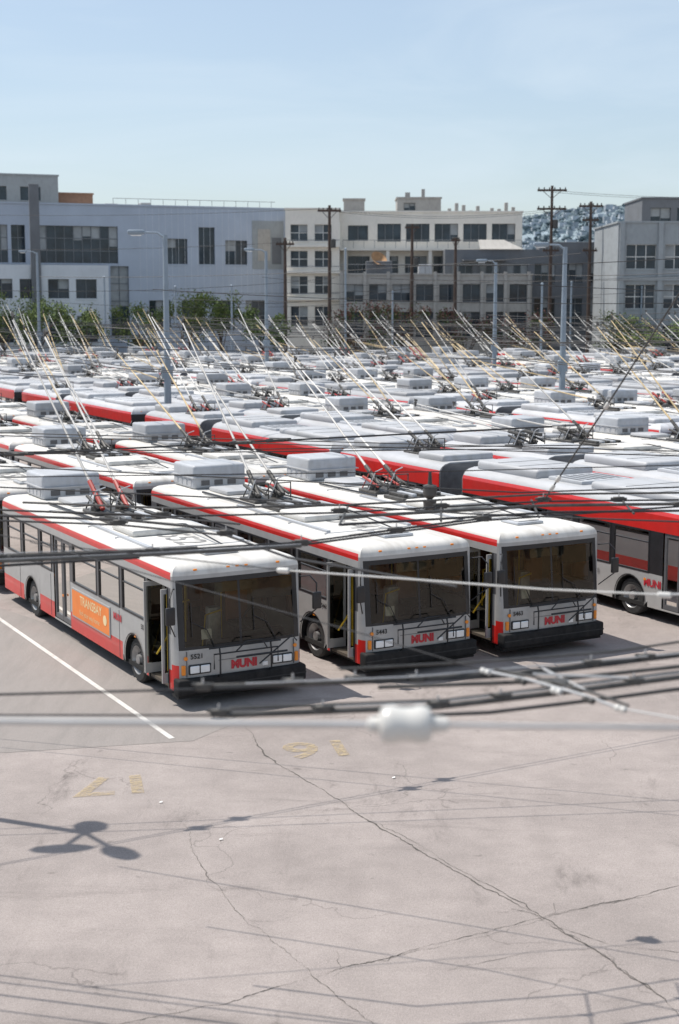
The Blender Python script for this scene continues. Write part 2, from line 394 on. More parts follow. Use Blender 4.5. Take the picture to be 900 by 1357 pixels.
def old_bus(name,ad,num,sp='steel',odoor=True):
    W,L=2.83,12.2; mb=MB()
    rows=[(.33,.74,'red'),(.74,1.46,'silver'),(1.46,2.40,'pillar'),(2.40,2.56,'silver'),(2.56,2.64,'red')]
    zw=(1.46,2.40)
    cl=[(.25,.38,'solid'),(.38,1.5,'opendoor' if odoor else 'door'),(1.5,1.62,'solid'),(1.62,3.02,'winw'),(3.02,3.14,'solid'),(3.14,4.5,'win'),(4.5,4.62,'solid'),(4.62,6.3,'win'),(6.3,6.5,'solid'),
        (6.5,7.75,'door'),(7.75,7.9,'solid'),(7.9,8.8,'win'),(8.8,8.92,'solid'),(8.92,10.3,'winw'),(10.3,10.45,'solid'),(10.45,11.7,'win'),(11.7,12.1,'solid')]
    cr=[(.25,.42,'solid'),(.42,1.5,'win'),(1.5,1.62,'solid'),(1.62,3.02,'winw'),(3.02,3.14,'solid'),(3.14,4.5,'win'),(4.5,4.62,'solid'),(4.62,6.3,'win'),(6.3,6.42,'solid'),
        (6.42,7.75,'win'),(7.75,7.9,'solid'),(7.9,8.8,'win'),(8.8,8.92,'solid'),(8.92,10.3,'winw'),(10.3,10.45,'solid'),(10.45,11.7,'win'),(11.7,12.1,'solid')]
    shell(mb,W,L,0,L,cl,cr,rows,zw,True,True,'roofwhite','red','old')
    frontstuff(mb,W,'old',num)
    zr=2.64+.225
    mb.text('MUNI',.2,(-.012,3.3,1.22),(0,-1,0),(0,0,1),'redlogo',.01)
    mb.text(num,.14,(-.012,1.75,1.30),(0,-1,0),(0,0,1),'black',.003)
    if ad:
        mb.box(-.022,0,3.75,6.35,.66,1.36,'silver',.006,1)
        mb.face([(-.026,3.79,.70),(-.026,6.31,.70),(-.026,6.31,1.32),(-.026,3.79,1.32)],'ad')
        mb.text('TRANSBAY',.3,(-.03,5.0,1.14),(0,-1,0),(0,0,1),'adtext',.004)
        mb.text('find your way home',.17,(-.03,5.1,.86),(0,-1,0),(0,0,1),'adtext')
        mb.lathe((-.03,4.05,1.0),(-1,0,0),[(0,.12),(.002,.12),(.002,0)],16,'adtext')
    for yy in (3.2,8.0,10.6):
        mb.box(-.006,0,yy,yy+.01,.36,1.4,'pillar')
    for yy in (2.2,7.0,11.6):
        mb.box(-.015,0,yy,yy+.08,1.0,1.05,'amber')
    for yy in (2.1,3.9,5.7,8.6): mb.box(.2,W-.2,yy,yy+.03,zr-.012,zr+.012,'ac')
    mb.box(W/2-.38,W/2+.38,.9,1.6,zr,zr+.07,'ac',.03,2); mb.box(W/2-.3,W/2+.3,.98,1.5,zr+.07,zr+.1,'roofwhite',.01,1)
    mb.box(.55,W-.55,3.75,5.1,zr,zr+.15,'roofwhite',.05,2)
    mb.box(.30,.40,2.2,7.0,zr-.01,zr+.05,'ac'); mb.box(W-.40,W-.30,2.2,6.6,zr-.01,zr+.05,'ac')
    mb.box(.75,W-.75,5.5,6.5,zr,zr+.10,'steel',.02,1)
    for q in range(5): mb.box(.85+q*.25,.98+q*.25,5.6,6.4,zr+.10,zr+.18,'ac' if q%2 else 'steel',.01,1)
    mb.box(.62,W-.62,10.5,11.95,zr,zr+.66,'ac',.08,3)
    mb.box(.58,W-.58,10.45,12.0,zr+.30,zr+.33,'podgrey')
    for q in range(4): mb.box(.605,.62,10.65+q*.32,10.85+q*.32,zr+.08,zr+.26,'podgrey')
    for q in range(3): mb.box(.85+q*.40,1.1+q*.40,10.485,10.5,zr+.10,zr+.24,'pillar')
    mb.box(.9,W-.9,8.9,10.1,zr,zr+.12,'podgrey',.04,2)
    mb.text(num,1.0,(W/2,2.85,zr+.006),(0,-1,0),(1,0,0),'roofnum',.01)
    mb.tube([(.6,6.6,zr+.05),(.5,9.6,zr+.05)],.03,'black',6); mb.tube([(W-.6,6.6,zr+.05),(W-.7,9.6,zr+.05)],.025,'black',6)
    mb.tube([(W/2+.2,5.2,zr+.04),(W/2+.5,4.0,zr+.17),(W/2+.4,1.6,zr+.03)],.018,'black',5)
    trolley(mb,W,7.6,zr,sp)
    for xx in (.7,W-.7): mb.lathe((xx,L+.02,1.3),(0,1,0),[(0,.14),(.12,.14),(.12,0)],12,'black')
    return mb.mesh(name)
def artic_bus(name,num,sp='steel'):
    W,L=2.65,18.2; mb=MB()
    rows=[(.33,1.2,'silver'),(1.2,2.30,'black'),(2.30,2.72,'red')]; zw=(1.2,2.30)
    def fill(a,b,items):
        out=[];y=a
        for (p,q,t) in items:
            if p>y+.001: out.append((y,p,'solid'))
            out.append((p,q,t)); y=q
        if b>y+.001: out.append((y,b,'solid'))
        return out
    cl1=fill(.25,10.5,[(.4,1.6,'door'),(2.1,3.5,'winw'),(3.6,5.0,'win'),(5.2,6.4,'door'),(6.5,7.6,'win'),(7.7,9.1,'winw'),(9.2,10.4,'win')])
    cr1=fill(.25,10.5,[(.5,1.7,'win'),(2.1,3.5,'winw'),(3.6,5.0,'win'),(5.1,6.4,'win'),(6.5,7.6,'win'),(7.7,9.1,'winw'),(9.2,10.4,'win')])
    shell(mb,W,L,0,10.5,cl1,cr1,rows,zw,True,False,'podgrey','red','new')
    cl2=fill(11.8,18.1,[(11.9,13.0,'win'),(13.1,14.3,'door'),(14.4,15.8,'winw'),(15.9,17.3,'win')])
    cr2=fill(11.8,18.1,[(11.9,13.0,'win'),(13.1,14.3,'win'),(14.4,15.8,'winw'),(15.9,17.3,'win')])
    shell(mb,W,L,11.8,18.2,cl2,cr2,rows,zw,False,True,'podgrey','red','new')
    frontstuff(mb,W,'new',num)
    prof=[(0,.45),(0,2.75),(.1,2.95),(.3,3.03),(W-.3,3.03),(W-.1,2.95),(W,2.75),(W,.45)]
    rws=[]
    for k in range(27):
        d=.01 if k%2 else .09; y=10.5+1.3*k/26
        if k in(0,26): d=.02
        rws.append([(W/2+(x-W/2)*(1-d/(W/2)),y,z-d*(1 if z>1 else 0)) for x,z in prof])
    mb.grid(rws,'bellows')
    zr=2.72+.31
    mb.box(.32,W-.32,.9,4.9,zr-.05,zr+.20,'podgrey',.10,3)
    mb.box(.45,W-.45,5.4,6.9,zr-.02,zr+.12,'ac',.04,2)
    mb.box(.30,W-.30,7.2,10.2,zr-.05,zr+.26,'podgrey',.10,3)
    mb.box(.36,W-.36,12.1,13.6,zr-.04,zr+.22,'podgrey',.08,3)
    mb.box(.36,W-.36,16.0,17.8,zr-.04,zr+.3,'podgrey',.09,3)
    for (a,h) in ((2.2,.2),(3.5,.2),(8.2,.26),(9.2,.26)): mb.box(.40,W-.40,a,a+.03,zr+h-.01,zr+h+.008,'pillar')
    for q in range(6): mb.box(.55+q*.27,.70+q*.27,5.6,6.7,zr+.12,zr+.125,'pillar')
    trolley(mb,W,14.7,zr,sp)
    for yy in (2.2,7.0,11.6): mb.box(-.015,0,yy,yy+.08,1.0,1.05,'amber')
    mb.text('MUNI',.26,(-.012,1.95,.95),(0,-1,0),(0,0,1),'redlogo',.01)
    mb.text(num,.18,(-.012,4.2,.95),(0,-1,0),(0,0,1),'roofnum',.003)
    return mb.mesh(name)

A=R(29.0)
e1=Vector((math.cos(A),math.sin(A),0)); e2=Vector((-math.sin(A),math.cos(A),0)); O=Vector((-3.22,27.36,0))
def yard(a,b,z=0): return O+e1*a+e2*b+Vector((0,0,z))
heroes=[old_bus('old_bus_a',True,'5521'),old_bus('old_bus_b',False,'5443'),old_bus('old_bus_c',False,'5463','redsteel')]
olds=[old_bus('old_bus_d',False,'5417','steel',False),heroes[0],heroes[1],heroes[1]]
arts=[artic_bus('artic_a','7231'),artic_bus('artic_b','7204','redsteel'),artic_bus('artic_c','7118')]
lanes=[(0,'o'),(4.3,'o'),(7.92,'o'),(13.6,'a'),(17.5,'a')]
x=21.4
pat='ooaoooaaooaoooaoooaooao'
for c in pat: lanes.append((x,c)); x+=3.8
placed=[]
rp=random.Random(11)
def addbus(off,b,kind,me,jit,yel):
    p=yard(off,b); o=put('trolleybus' if kind=='o' else 'articulated_trolleybus',me,p,A+jit)
    W,y,z=(2.83,7.6,2.865) if kind=='o' else (2.65,14.7,3.03)
    base=rp.choice([23,26,29,32,35]); pm=PY[0] if yel else PW[0 if rp.random()<.7 else 1]
    for k,sx in enumerate((-.32,.32)):
        a=base+rp.uniform(-4,4)
        if rp.random()<.22: a=rp.uniform(3,8)
        c=bpy.data.objects.new('trolley_pole',pm); scene.collection.objects.link(c); c.parent=o
        c.location=(W/2+sx,y,z+.42 if kind=='o' else z+.48); c.rotation_euler=(R(a),0,R(rp.uniform(-5,5)))
for li,(off,kind) in enumerate(lanes):
    if li<3: b=[0,.05,.1][li]
    elif kind=='a': b=-.4
    if li>4:
        b=-60+random.uniform(0,4)
    while True:
        Lb=12.2 if kind=='o' else 18.2
        p=yard(off,b); q=yard(off,b+Lb)
        if q.y>149: break
        c=(p+q)/2
        vis=min(abs(p.x)/max(p.y,1),abs(q.x)/max(q.y,1),abs(c.x)/max(c.y,1))
        if p.y>29 or li<3:
            if p.y>20 and vis<.30 and not(li>4 and p.y<34 and p.x<9):
                if not (li>6 and random.random()<.05):
                    if li<3 and b<5: me=heroes[li]
                    else: me=random.choice(olds if kind=='o' else arts)
                    yel=rp.random()<(.0 if p.y<40 else .55)
                    addbus(off,b,kind,me,(random.uniform(-.010,.010) if li>2 or b>5 else 0),yel)
                    placed.append((off,b,Lb))
        b+=Lb+random.uniform(.5,1.6)

# ------------------------------------------------------------------ ground
def asphalt():
    m=bpy.data.materials.new('asphalt'); t,N,L=nt(m); b=N['Principled BSDF']; b.inputs['Roughness'].default_value=.9; b.inputs['Specular IOR Level'].default_value=.2
    tc=N.new('ShaderNodeTexCoord')
    def noise(sc,det=6,ro=.6,vec=None,dist=0):
        n=N.new('ShaderNodeTexNoise'); n.inputs['Scale'].default_value=sc; n.inputs['Detail'].default_value=det; n.inputs['Roughness'].default_value=ro; n.inputs['Distortion'].default_value=dist
        L.new(vec or tc.outputs['Object'],n.inputs['Vector']); return n.outputs['Fac']
    def ramp(f,a,b_,c0,c1):
        r=N.new('ShaderNodeMapRange'); r.inputs['From Min'].default_value=a; r.inputs['From Max'].default_value=b_; r.inputs['To Min'].default_value=c0; r.inputs['To Max'].default_value=c1; r.interpolation_type='SMOOTHSTEP'
        L.new(f,r.inputs['Value']); return r.outputs['Result']
    def mul(a,b_):
        r=N.new('ShaderNodeMath'); r.operation='MULTIPLY'; L.new(a,r.inputs[0]); L.new(b_,r.inputs[1]); return r.outputs[0]
    f=ramp(noise(.22,5,.6),.3,.7,.86,1.10)
    f=mul(f,ramp(noise(1.7,8,.7),.3,.7,.92,1.07))
    f=mul(f,ramp(noise(60,3,.75),.25,.75,.74,1.25))
    f=mul(f,ramp(noise(22,4,.75),.3,.75,1.08,.90))
    mp=N.new('ShaderNodeMapping'); mp.inputs['Rotation'].default_value=(0,0,-A); mp.inputs['Scale'].default_value=(.9,.28,1); L.new(tc.outputs['Object'],mp.inputs['Vector'])
    f=mul(f,ramp(noise(.9,10,.72,mp.outputs['Vector'],.5),.55,.71,1,.64))
    mp2=N.new('ShaderNodeMapping'); mp2.inputs['Rotation'].default_value=(0,0,-R(20)); mp2.inputs['Scale'].default_value=(.25,1.3,1); L.new(tc.outputs['Object'],mp2.inputs['Vector'])
    f=mul(f,ramp(noise(.8,10,.75,mp2.outputs['Vector'],.3),.54,.72,1,.68))
    f=mul(f,ramp(noise(3.3,4,.5,None,.3),.67,.77,1,.74))
    nd=N.new('ShaderNodeTexNoise'); nd.inputs['Scale'].default_value=1.3; nd.inputs['Detail'].default_value=6; L.new(tc.outputs['Object'],nd.inputs['Vector'])
    va=N.new('ShaderNodeVectorMath'); va.operation='ADD'; vs=N.new('ShaderNodeVectorMath'); vs.operation='SCALE'; vs.inputs['Scale'].default_value=.9
    L.new(nd.outputs['Color'],vs.inputs[0]); L.new(tc.outputs['Object'],va.inputs[0]); L.new(vs.outputs[0],va.inputs[1])
    vo=N.new('ShaderNodeTexVoronoi'); vo.feature='DISTANCE_TO_EDGE'; vo.inputs['Scale'].default_value=.22; L.new(va.outputs[0],vo.inputs['Vector'])
    cr=ramp(vo.outputs['Distance'],.0,.004,.72,1)
    msk=ramp(noise(.35,2),.50,.58,0,1)
    mm=N.new('ShaderNodeMix'); mm.inputs['A'].default_value=1.0; L.new(msk,mm.inputs['Factor']); L.new(cr,mm.inputs['B'])
    f=mul(f,mm.outputs['Result'])
    sc=N.new('ShaderNodeVectorMath'); sc.operation='SCALE'; sc.inputs[0].default_value=(.335,.295,.277); L.new(f,sc.inputs['Scale'])
    L.new(sc.outputs[0],b.inputs['Base Color'])
    bp=N.new('ShaderNodeBump'); bp.inputs['Strength'].default_value=.7; bp.inputs['Distance'].default_value=.015; L.new(noise(70,3,.7),bp.inputs['Height']); L.new(bp.outputs['Normal'],b.inputs['Normal'])
    MATS['asphalt']=m
asphalt()
mat('crack',(.10,.09,.08),.95,0,.35,8)
mat('patch',(.26,.235,.22),.92,0,.18,45,.4,(.16,.15,.14))
mat('linewhite',(.60,.58,.55),.8,0,.12,6,.6,(.3,.28,.26))
# worn yellow paint: the flakes that are gone show the asphalt colour
def wornpaint():
    m=bpy.data.materials.new('lineyellow'); t,N,L=nt(m); b=N['Principled BSDF']; b.inputs['Roughness'].default_value=.88; b.inputs['Specular IOR Level'].default_value=.2
    b.inputs['Base Color'].default_value=(.46,.37,.24,1)
    tc=N.new('ShaderNodeTexCoord'); ns=N.new('ShaderNodeTexNoise'); ns.inputs['Scale'].default_value=9; ns.inputs['Detail'].default_value=8; ns.inputs['Roughness'].default_value=.75
    L.new(tc.outputs['Object'],ns.inputs['Vector']); mr=N.new('ShaderNodeMapRange'); mr.inputs['From Min'].default_value=.40; mr.inputs['From Max'].default_value=.62; mr.inputs['To Min'].default_value=.75; mr.inputs['To Max'].default_value=.08
    L.new(ns.outputs['Fac'],mr.inputs['Value']); L.new(mr.outputs['Result'],b.inputs['Alpha']); MATS['lineyellow']=m
wornpaint()
mat('concrete',(.40,.38,.35),.85,0,.1,2,.2)
mat('road',(.10,.10,.10),.9,0,.15,1)
g=MB(); S=3000; g.face([(-S,-S,0),(S,-S,0),(S,S,0),(-S,S,0)],'asphalt'); g.obj('ground',0)
def ribbon(mb,pts,w,m,z,jit=0,step=.12,gap=0):
    P=[Vector((p[0],p[1],0)) for p in pts]; out=[]
    for a,b in zip(P[:-1],P[1:]):
        n=max(1,int((b-a).length/step))
        for k in range(n): out.append(a+(b-a)*k/n)
    out.append(P[-1])
    if jit:
        ox=oy=0; o2=[]
        for p in out:
            ox=ox*.95+random.gauss(0,jit); oy=oy*.95+random.gauss(0,jit); o2.append(p+Vector((ox,oy,0)))
        out=o2
    l=[];r=[]; ph=random.uniform(0,9)
    for i,p in enumerate(out):
        d=(out[min(i+1,len(out)-1)]-out[max(i-1,0)]).normalized(); n=Vector((-d.y,d.x,0))
        ww=w
        if jit:
            ww=w*max(.06,(.55+.45*mathutils.noise.noise(Vector((i*.06,ph,0)))*2)*random.uniform(.3,1.3))
        l.append((p.x+n.x*ww/2,p.y+n.y*ww/2,z)); r.append((p.x-n.x*ww/2,p.y-n.y*ww/2,z))
    mb.grid([r,l],m)
cr=MB()
main=[([(-1.9,26.5),(-1.35,24.5),(-.12,22.2),(1.22,19.93),(2.66,17.6),(3.74,15.4),(4.3,13.5)],.028),
([(-2.5,21.2),(-2.1,19.93),(-1.18,17.6),(-.27,16),(.42,14.9),(1,13.8)],.012),
([(-2.9,14.7),(-1.3,15.4),(.28,16.35),(2.66,17.7),(4.7,18.7),(7.5,19.9),(11,22)],.018),
([(2.66,17.6),(3.4,16.9),(4.6,16.6),(6.5,15.8)],.013),([(1.3,16.2),(2.4,16.75),(3.2,16.8)],.011)]
for p,w in main: ribbon(cr,p,w,'crack',.006,.011,.05)
for p,w in (main[0],main[2]):
    ribbon(cr,[(q[0]+.06,q[1]+.05) for q in p[2:6]],w*.6,'crack',.007,.014,.05)
for k in range(10):
    a=Vector(random.choice(main[k%3][0][1:-1])); th=random.uniform(0,6.28); l=random.uniform(.3,.8)
    ribbon(cr,[(a.x,a.y),(a.x+l*.5*math.cos(th),a.y+l*.5*math.sin(th)),(a.x+l*math.cos(th+.4),a.y+l*math.sin(th+.4))],.008,'crack',.008,.010,.05)
cr.obj('pavement_cracks',0)
pt=MB()
pt.face([(-14,25.2,.004),(-6,24.6,.004),(-2.7,25.3,.004),(-1.5,27.2,.004),(-3,30,.004),(-10,38,.004),(-22,40,.004)],'patch'); pt.obj('asphalt_patch',0)
ln=MB()
def gline(a0,b0,a1,b1,w,m):
    p,q=yard(a0,b0),yard(a1,b1); ribbon(ln,[(p.x,p.y),(q.x,q.y)],w,m,.010,0,2)
gline(-.83,-1.75,-.83,32,.11,'linewhite')
for body,X,Y in (('17',-3.75,22.9),('16',-.35,24.85)):
    ln.text(body,1.25,(X,Y,.012),(-.98,-.2,0),(.2,-.98,0),'lineyellow',.03,1.1)
ln.text('18',1.15,(5.3,14.4,.012),(-.98,-.2,0),(.2,-.98,0),'lineyellow',.03,.95)
ln.obj('painted_markings',0)
mat('litter',(.7,.7,.68),.8)
lt=MB()
for X,Y in ((-1.8,20.4),(-2.9,22.0),(.9,23.2)):
    s=.045; lt.face([(X,Y,.013),(X+s,Y+.01,.02),(X+s*.9,Y+s,.03),(X-.01,Y+s*.8,.015)],'litter')
lt.obj('paper_litter',0)
rd=MB(); rd.box(-90,90,156,161.5,.0,.14,'concrete',.02,1); rd.face([(-90,161.5,.02),(90,161.5,.02),(90,166,.02),(-90,166,.02)],'road'); rd.obj('street',0)

# ------------------------------------------------------------------ buildings
mat('wallblue',(.40,.455,.54),.8,0,.06,.4,.15,(.30,.33,.38))
mat('wallblue2',(.60,.63,.67),.8,0,.06,.4,.15,(.35,.37,.42))
mat('wallwhite',(.78,.735,.66),.8,0,.05,.5,.2,(.45,.42,.38))
mat('wallbeige',(.40,.385,.36),.85,0,.08,.5,.25)
mat('wallgrey',(.15,.16,.175),.8,0,.1,.5,.2)
mat('wallsage',(.31,.335,.35),.8,0,.06,.5,.2)
mat('brick',(.32,.19,.13),.85,0,.15,2)
mat('walltan',(.45,.31,.18),.85,0,.1,1)
mat('bglass',(.025,.04,.055),.10,0,.5,.6)
mat('blind',(.30,.32,.33),.6,0,.2,1)
mat('bframe',(.14,.155,.17),.5)
mat('wframe',(.6,.6,.58),.6)
mat('wood',(.075,.052,.042),.9,0,.2,3)
mat('lampgrey',(.25,.30,.35),.5,.2,.08,2)
mat('rust',(.42,.24,.12),.8,0,.2,2)
rb=random.Random(5)
def building(mb,x0,x1,y0,y1,z1,wall,wins=[],fr='bframe',z0=0,par=.4,cornice=True):
    xs=sorted(set([x0,x1]+[w[0] for w in wins]+[w[1] for w in wins])); zs=sorted(set([z0,z1]+[w[2] for w in wins]+[w[3] for w in wins]))
    for i in range(len(xs)-1):
        for j in range(len(zs)-1):
            cx,cz=(xs[i]+xs[i+1])/2,(zs[j]+zs[j+1])/2
            if any(w[0]<cx<w[1] and w[2]<cz<w[3] for w in wins): continue
            mb.face([(xs[i],y0,zs[j]),(xs[i+1],y0,zs[j]),(xs[i+1],y0,zs[j+1]),(xs[i],y0,zs[j+1])],wall)
    mb.face([(x0,y1,z0),(x0,y0,z0),(x0,y0,z1),(x0,y1,z1)],wall); mb.face([(x1,y0,z0),(x1,y1,z0),(x1,y1,z1),(x1,y0,z1)],wall)
    mb.face([(x1,y1,z0),(x0,y1,z0),(x0,y1,z1),(x1,y1,z1)],wall); mb.face([(x0,y0,z1-par),(x1,y0,z1-par),(x1,y1,z1-par),(x0,y1,z1-par)],'concrete')
    if cornice:
        mb.box(x0-.12,x1+.12,y0-.12,y0+.25,z1,z1+.18,wall)
        mb.box(x0-.12,x0+.25,y0+.25,y1,z1,z1+.18,wall); mb.box(x1-.25,x1+.12,y0+.25,y1,z1,z1+.18,wall)
    for w in wins:
        a,b,c,d,nx,nz=w; yi=y0+.35
        for q in ([(a,y0,c),(a,yi,c),(a,yi,d),(a,y0,d)],[(b,y0,c),(b,y0,d),(b,yi,d),(b,yi,c)],[(a,y0,c),(b,y0,c),(b,yi,c),(a,yi,c)],[(a,y0,d),(a,yi,d),(b,yi,d),(b,y0,d)]): mb.face(q,wall)
        mb.face([(a,yi,c),(b,yi,c),(b,yi,d),(a,yi,d)],'bglass')
        for k in range(nx):
            if rb.random()<.35:
                h=rb.uniform(.2,.7)*(d-c); p=a+(b-a)*k/nx; q=a+(b-a)*(k+1)/nx
                mb.face([(p,yi-.002-.001*(k%2),d-h),(q,yi-.002-.001*(k%2),d-h),(q,yi-.002-.001*(k%2),d),(p,yi-.002-.001*(k%2),d)],'blind')
        mb.box(a-.06,b+.06,y0-.06,y0-.002,c-.14,c-.02,wall)
        for k in range(nx+1):
            xx=a+(b-a)*k/nx; mb.box(max(a,xx-.045),min(b,xx+.045),yi-.07,yi-.004,c,d,fr)
        for k in range(nz+1):
            zz=c+(d-c)*k/nz; mb.box(a,b,yi-.06,yi-.006,max(c,zz-.045),min(d,zz+.045),fr)
b=MB()
wins=[(-18+i*3.3,-18+i*3.3+3.1,12.5,16.8,4,3) for i in range(6)]+[(2,3.6,12.5,16.8,2,3),(5,14.4,12.5,16.8,9,3)]+[(20.1,22.8,12.5,15.5,2,1),(24.2,26.2,12.5,16.9,1,2),(27.5,30.3,12.5,15.4,2,1)]+[(13.4,15.6,4,12.2,2,4)]+[(18+i*4,20.6+i*4,4.5,8.2,3,2) for i in range(4)]
building(b,-22,35.4,0,22,19.2,'wallblue',wins)
building(b,-22,12.6,-3,-.01,12.2,'wallblue2',[(-20+i*3.2,-17.6+i*3.2,8.4,10.6,2,1) for i in range(10)]+[(-20+i*3.2,-17.6+i*3.2,3.4,6.4,2,2) for i in range(10)],cornice=False)
building(b,-22,8.5,6,18,22.9,'wallsage',[(-20+i*4,-17.6+i*4,20,21.6,2,1) for i in range(7)],z0=18.8)
building(b,8.5,13,8,16,21,'brick',z0=18.8)
b.box(3.7,4.8,-3.4,-3.05,3,21.2,'wallgrey',.03,1)
for k in range(14): b.tube([(14+k*1.5,.4,19.2),(14+k*1.5,.4,20.1)],.03,'bframe',4)
b.tube([(14,.4,20.1),(34,.4,20.1)],.03,'bframe',4)
for k in range(24): b.box(17+k*.78,17.03+k*.78,-.012,0,9.0,19.1,'wallblue2')
for (xx,zz,w) in ((14.5,20.0,1.6),(17,19.8,1),(19,20.2,1.2)): b.box(xx,xx+w,8,10,18.8,zz,'ac',.05,1)
b.box(30.9,34.9,-.05,-.015,12.0,17.8,'wallsage'); b.box(31.6,33.2,-.09,-.052,13,16.8,'wallbeige'); b.box(33.4,34.6,-.09,-.052,12.6,15.8,'wallgrey')
b.obj('office_building',0,(-39.7,166,0),R(20))
b=MB()
wins=[(x,x+2,z,z+h,2,2) for x in (-5.7,-2.9) for z,h in ((15,1.9),(12,1.9),(8.9,2.1),(5.2,2.3))]
building(b,-6.3,0,0,20,18.6,'wallwhite',wins,'wframe')
for z in (14.3,11.3,8.2): b.box(-6.4,0.1,-.55,-.003,z,z+.25,'wallwhite')
for z in (15.1,12.1,9.0):
    b.tube([(-6.3,-.5,z),(0,-.5,z)],.03,'bframe',4)
wins=[(4.5+i*3.4,7.3+i*3.4,15.1,17.2,3,1) for i in range(5)]+[(1,3.4,15.2,17.0,2,1)]+[(1+i*3.4,3.6+i*3.4,11.4,13.4,3,1) for i in range(6)]
building(b,0.02,21.7,4,24,18.5,'wallwhite',wins)
b.box(.1,21.6,2.2,3.99,14.0,14.25,'wallwhite')
for k in range(18): b.tube([(.4+k*1.24,2.3,14.25),(.4+k*1.24,2.3,15.2)],.03,'bframe',4)
b.tube([(.4,2.3,15.2),(21.5,2.3,15.2)],.035,'bframe',4)
for k in range(5): b.box(.5+k*5,.9+k*5,2.3,2.7,0,14,'wallwhite')
building(b,7,12.3,8,13,20.4,'wallbeige',[(7.8,9.2,19.0,19.9,2,1)],z0=18); building(b,0.5,3,6,9,20.1,'wallbeige',z0=18)
b.box(8,8.6,9,9.6,20.4,21.2,'wallbeige'); b.box(10,10.4,9,9.6,20.4,21.6,'wallbeige')
for k in range(10): b.box(13+k*.85,13.4+k*.85,6,6.6,18.5,18.5+random.uniform(.2,1.3),'wallbeige',.03,1)
b.obj('warehouse_building',0,(0,168,0),0)
b=MB()
wins=[(.7+i*2.65,2.7+i*2.65,8.0,10.0,2,1) for i in range(8)]+[(.7+i*2.65,2.7+i*2.65,4.0,6.9,2,2) for i in range(8)]
building(b,0,21.8,0,3.9,11.0,'wallbeige',wins)
for i in range(9): b.box(.05+i*2.65,.4+i*2.65,-.2,-.003,0,11.4,'wallbeige')
for k in range(12): b.tube([(.2+k*1.9,.2,11.2),(.2+k*1.9,.2,12.2)],.03,'bframe',4)
b.tube([(.2,.2,12.2),(21.5,.2,12.2)],.03,'bframe',4)
b.box(3,6,1,3,11,12.6,'wallgrey',.05,1); b.box(9,10.5,1,3,11,12.2,'ac',.05,1)
b.obj('storefront_building',0,(0,163,0),0)
b=MB()
building(b,0,20,0,3.8,14.0,'wallgrey',[(.8+i*3.2,3.2+i*3.2,10.2,12.4,3,1) for i in range(6)]+[(.8+i*3.2,3.2+i*3.2,5.2,8.4,3,2) for i in range(6)],cornice=False)
b.box(2,7,-1.8,-.01,12.7,12.85,'wallgrey'); b.box(11,20,1,3.6,14,14.9,'wallgrey',.03,1)
b.face([(4,-.4,14.05),(9,-.4,14.05),(7,2,15.2),(4,2,15.2)],'wallbeige')
b.obj('loft_building',0,(12.2,167,0),0)
b=MB(); b.lathe((0,0,0),(.35,-.6,.55),[(0,.05),(.2,.5),(.4,.85),(.5,1.0)],16,'rust'); b.tube([(0,0,0),(0,0,-1.6)],.08,'bframe',6); b.obj('satellite_dish',30,(4.3,164.5,12.6),0)
b=MB()
wins=[(.9+i*4.0,4.0+i*4.0,z,z+2.5,3,2) for i in range(6) for z in (11.4,7.3,3.0)]
building(b,0,26,0,14,16.1,'wallsage',wins,'wframe')
for i in range(7): b.box(.15+i*4.0,.65+i*4.0,-.25,-.003,0,16.1,'wallsage')
b.box(-.1,26,-.3,-.26,10.2,10.6,'wallsage')
building(b,5.5,26,15,25,19.6,'wallgrey',[(6.5+i*3,8.8+i*3,16.6,18.6,2,1) for i in range(6)])
b.obj('office_building',0,(28.9,150,0),0)
b=MB()
for k in range(26):
    xx=-90+k*9+random.uniform(-2,2)
    if k>8: b.box(xx,xx+random.uniform(5,9),215,228,0,random.uniform(8,14),random.choice(['wallwhite','wallbeige','brick','wallsage']))
b.obj('distant_buildings',0)
# row of houses across the street, beside and behind the camera (mirrored in the windscreens)
b=MB(); xx=0
for k in range(7):
    wd_=rb.uniform(7,10); hh=rb.uniform(8.5,12.5); nn=3
    building(b,xx,xx+wd_,0,10,hh,rb.choice(['walltan','brick','wallbeige','walltan']),[(xx+.8+i*(wd_-1)/nn,xx+.8+i*(wd_-1)/nn+1.5,z,z+1.9,1,2) for i in range(nn) for z in (1.2,4.4,7.2) if z+2.2<hh],'wframe')
    xx+=wd_+.05
b.obj('row_houses',0,(36,20,0),R(-70))

# ------------------------------------------------------------------ hills
mat('hillgreen_hazed',(.21,.265,.30),.95,0,.25,.02)  # aerial haze painted into the hill colour as a pale blue tint
mat('hillhouse_hazed',(.38,.42,.46),.9,0,.25,.08)  # house colour greyed and blued to carry the distance haze
mat('hilltree_hazed',(.16,.21,.235),.95,0,.3,.05)  # bluish foliage colour, distance haze included
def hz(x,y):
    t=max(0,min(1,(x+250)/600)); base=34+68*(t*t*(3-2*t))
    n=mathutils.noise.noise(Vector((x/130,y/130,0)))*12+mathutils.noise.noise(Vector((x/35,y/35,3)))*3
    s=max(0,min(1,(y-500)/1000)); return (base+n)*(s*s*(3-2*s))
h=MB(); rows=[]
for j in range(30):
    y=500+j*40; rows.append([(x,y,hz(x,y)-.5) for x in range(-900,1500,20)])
h.grid(rows,'hillgreen_hazed'); h.obj('hills',60)
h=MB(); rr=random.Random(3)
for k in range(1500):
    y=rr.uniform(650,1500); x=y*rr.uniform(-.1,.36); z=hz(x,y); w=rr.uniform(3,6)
    h.box(x,x+w,y,y+8,z-3,z+rr.uniform(2.5,5),'hillhouse_hazed')
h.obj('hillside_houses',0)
h=MB()
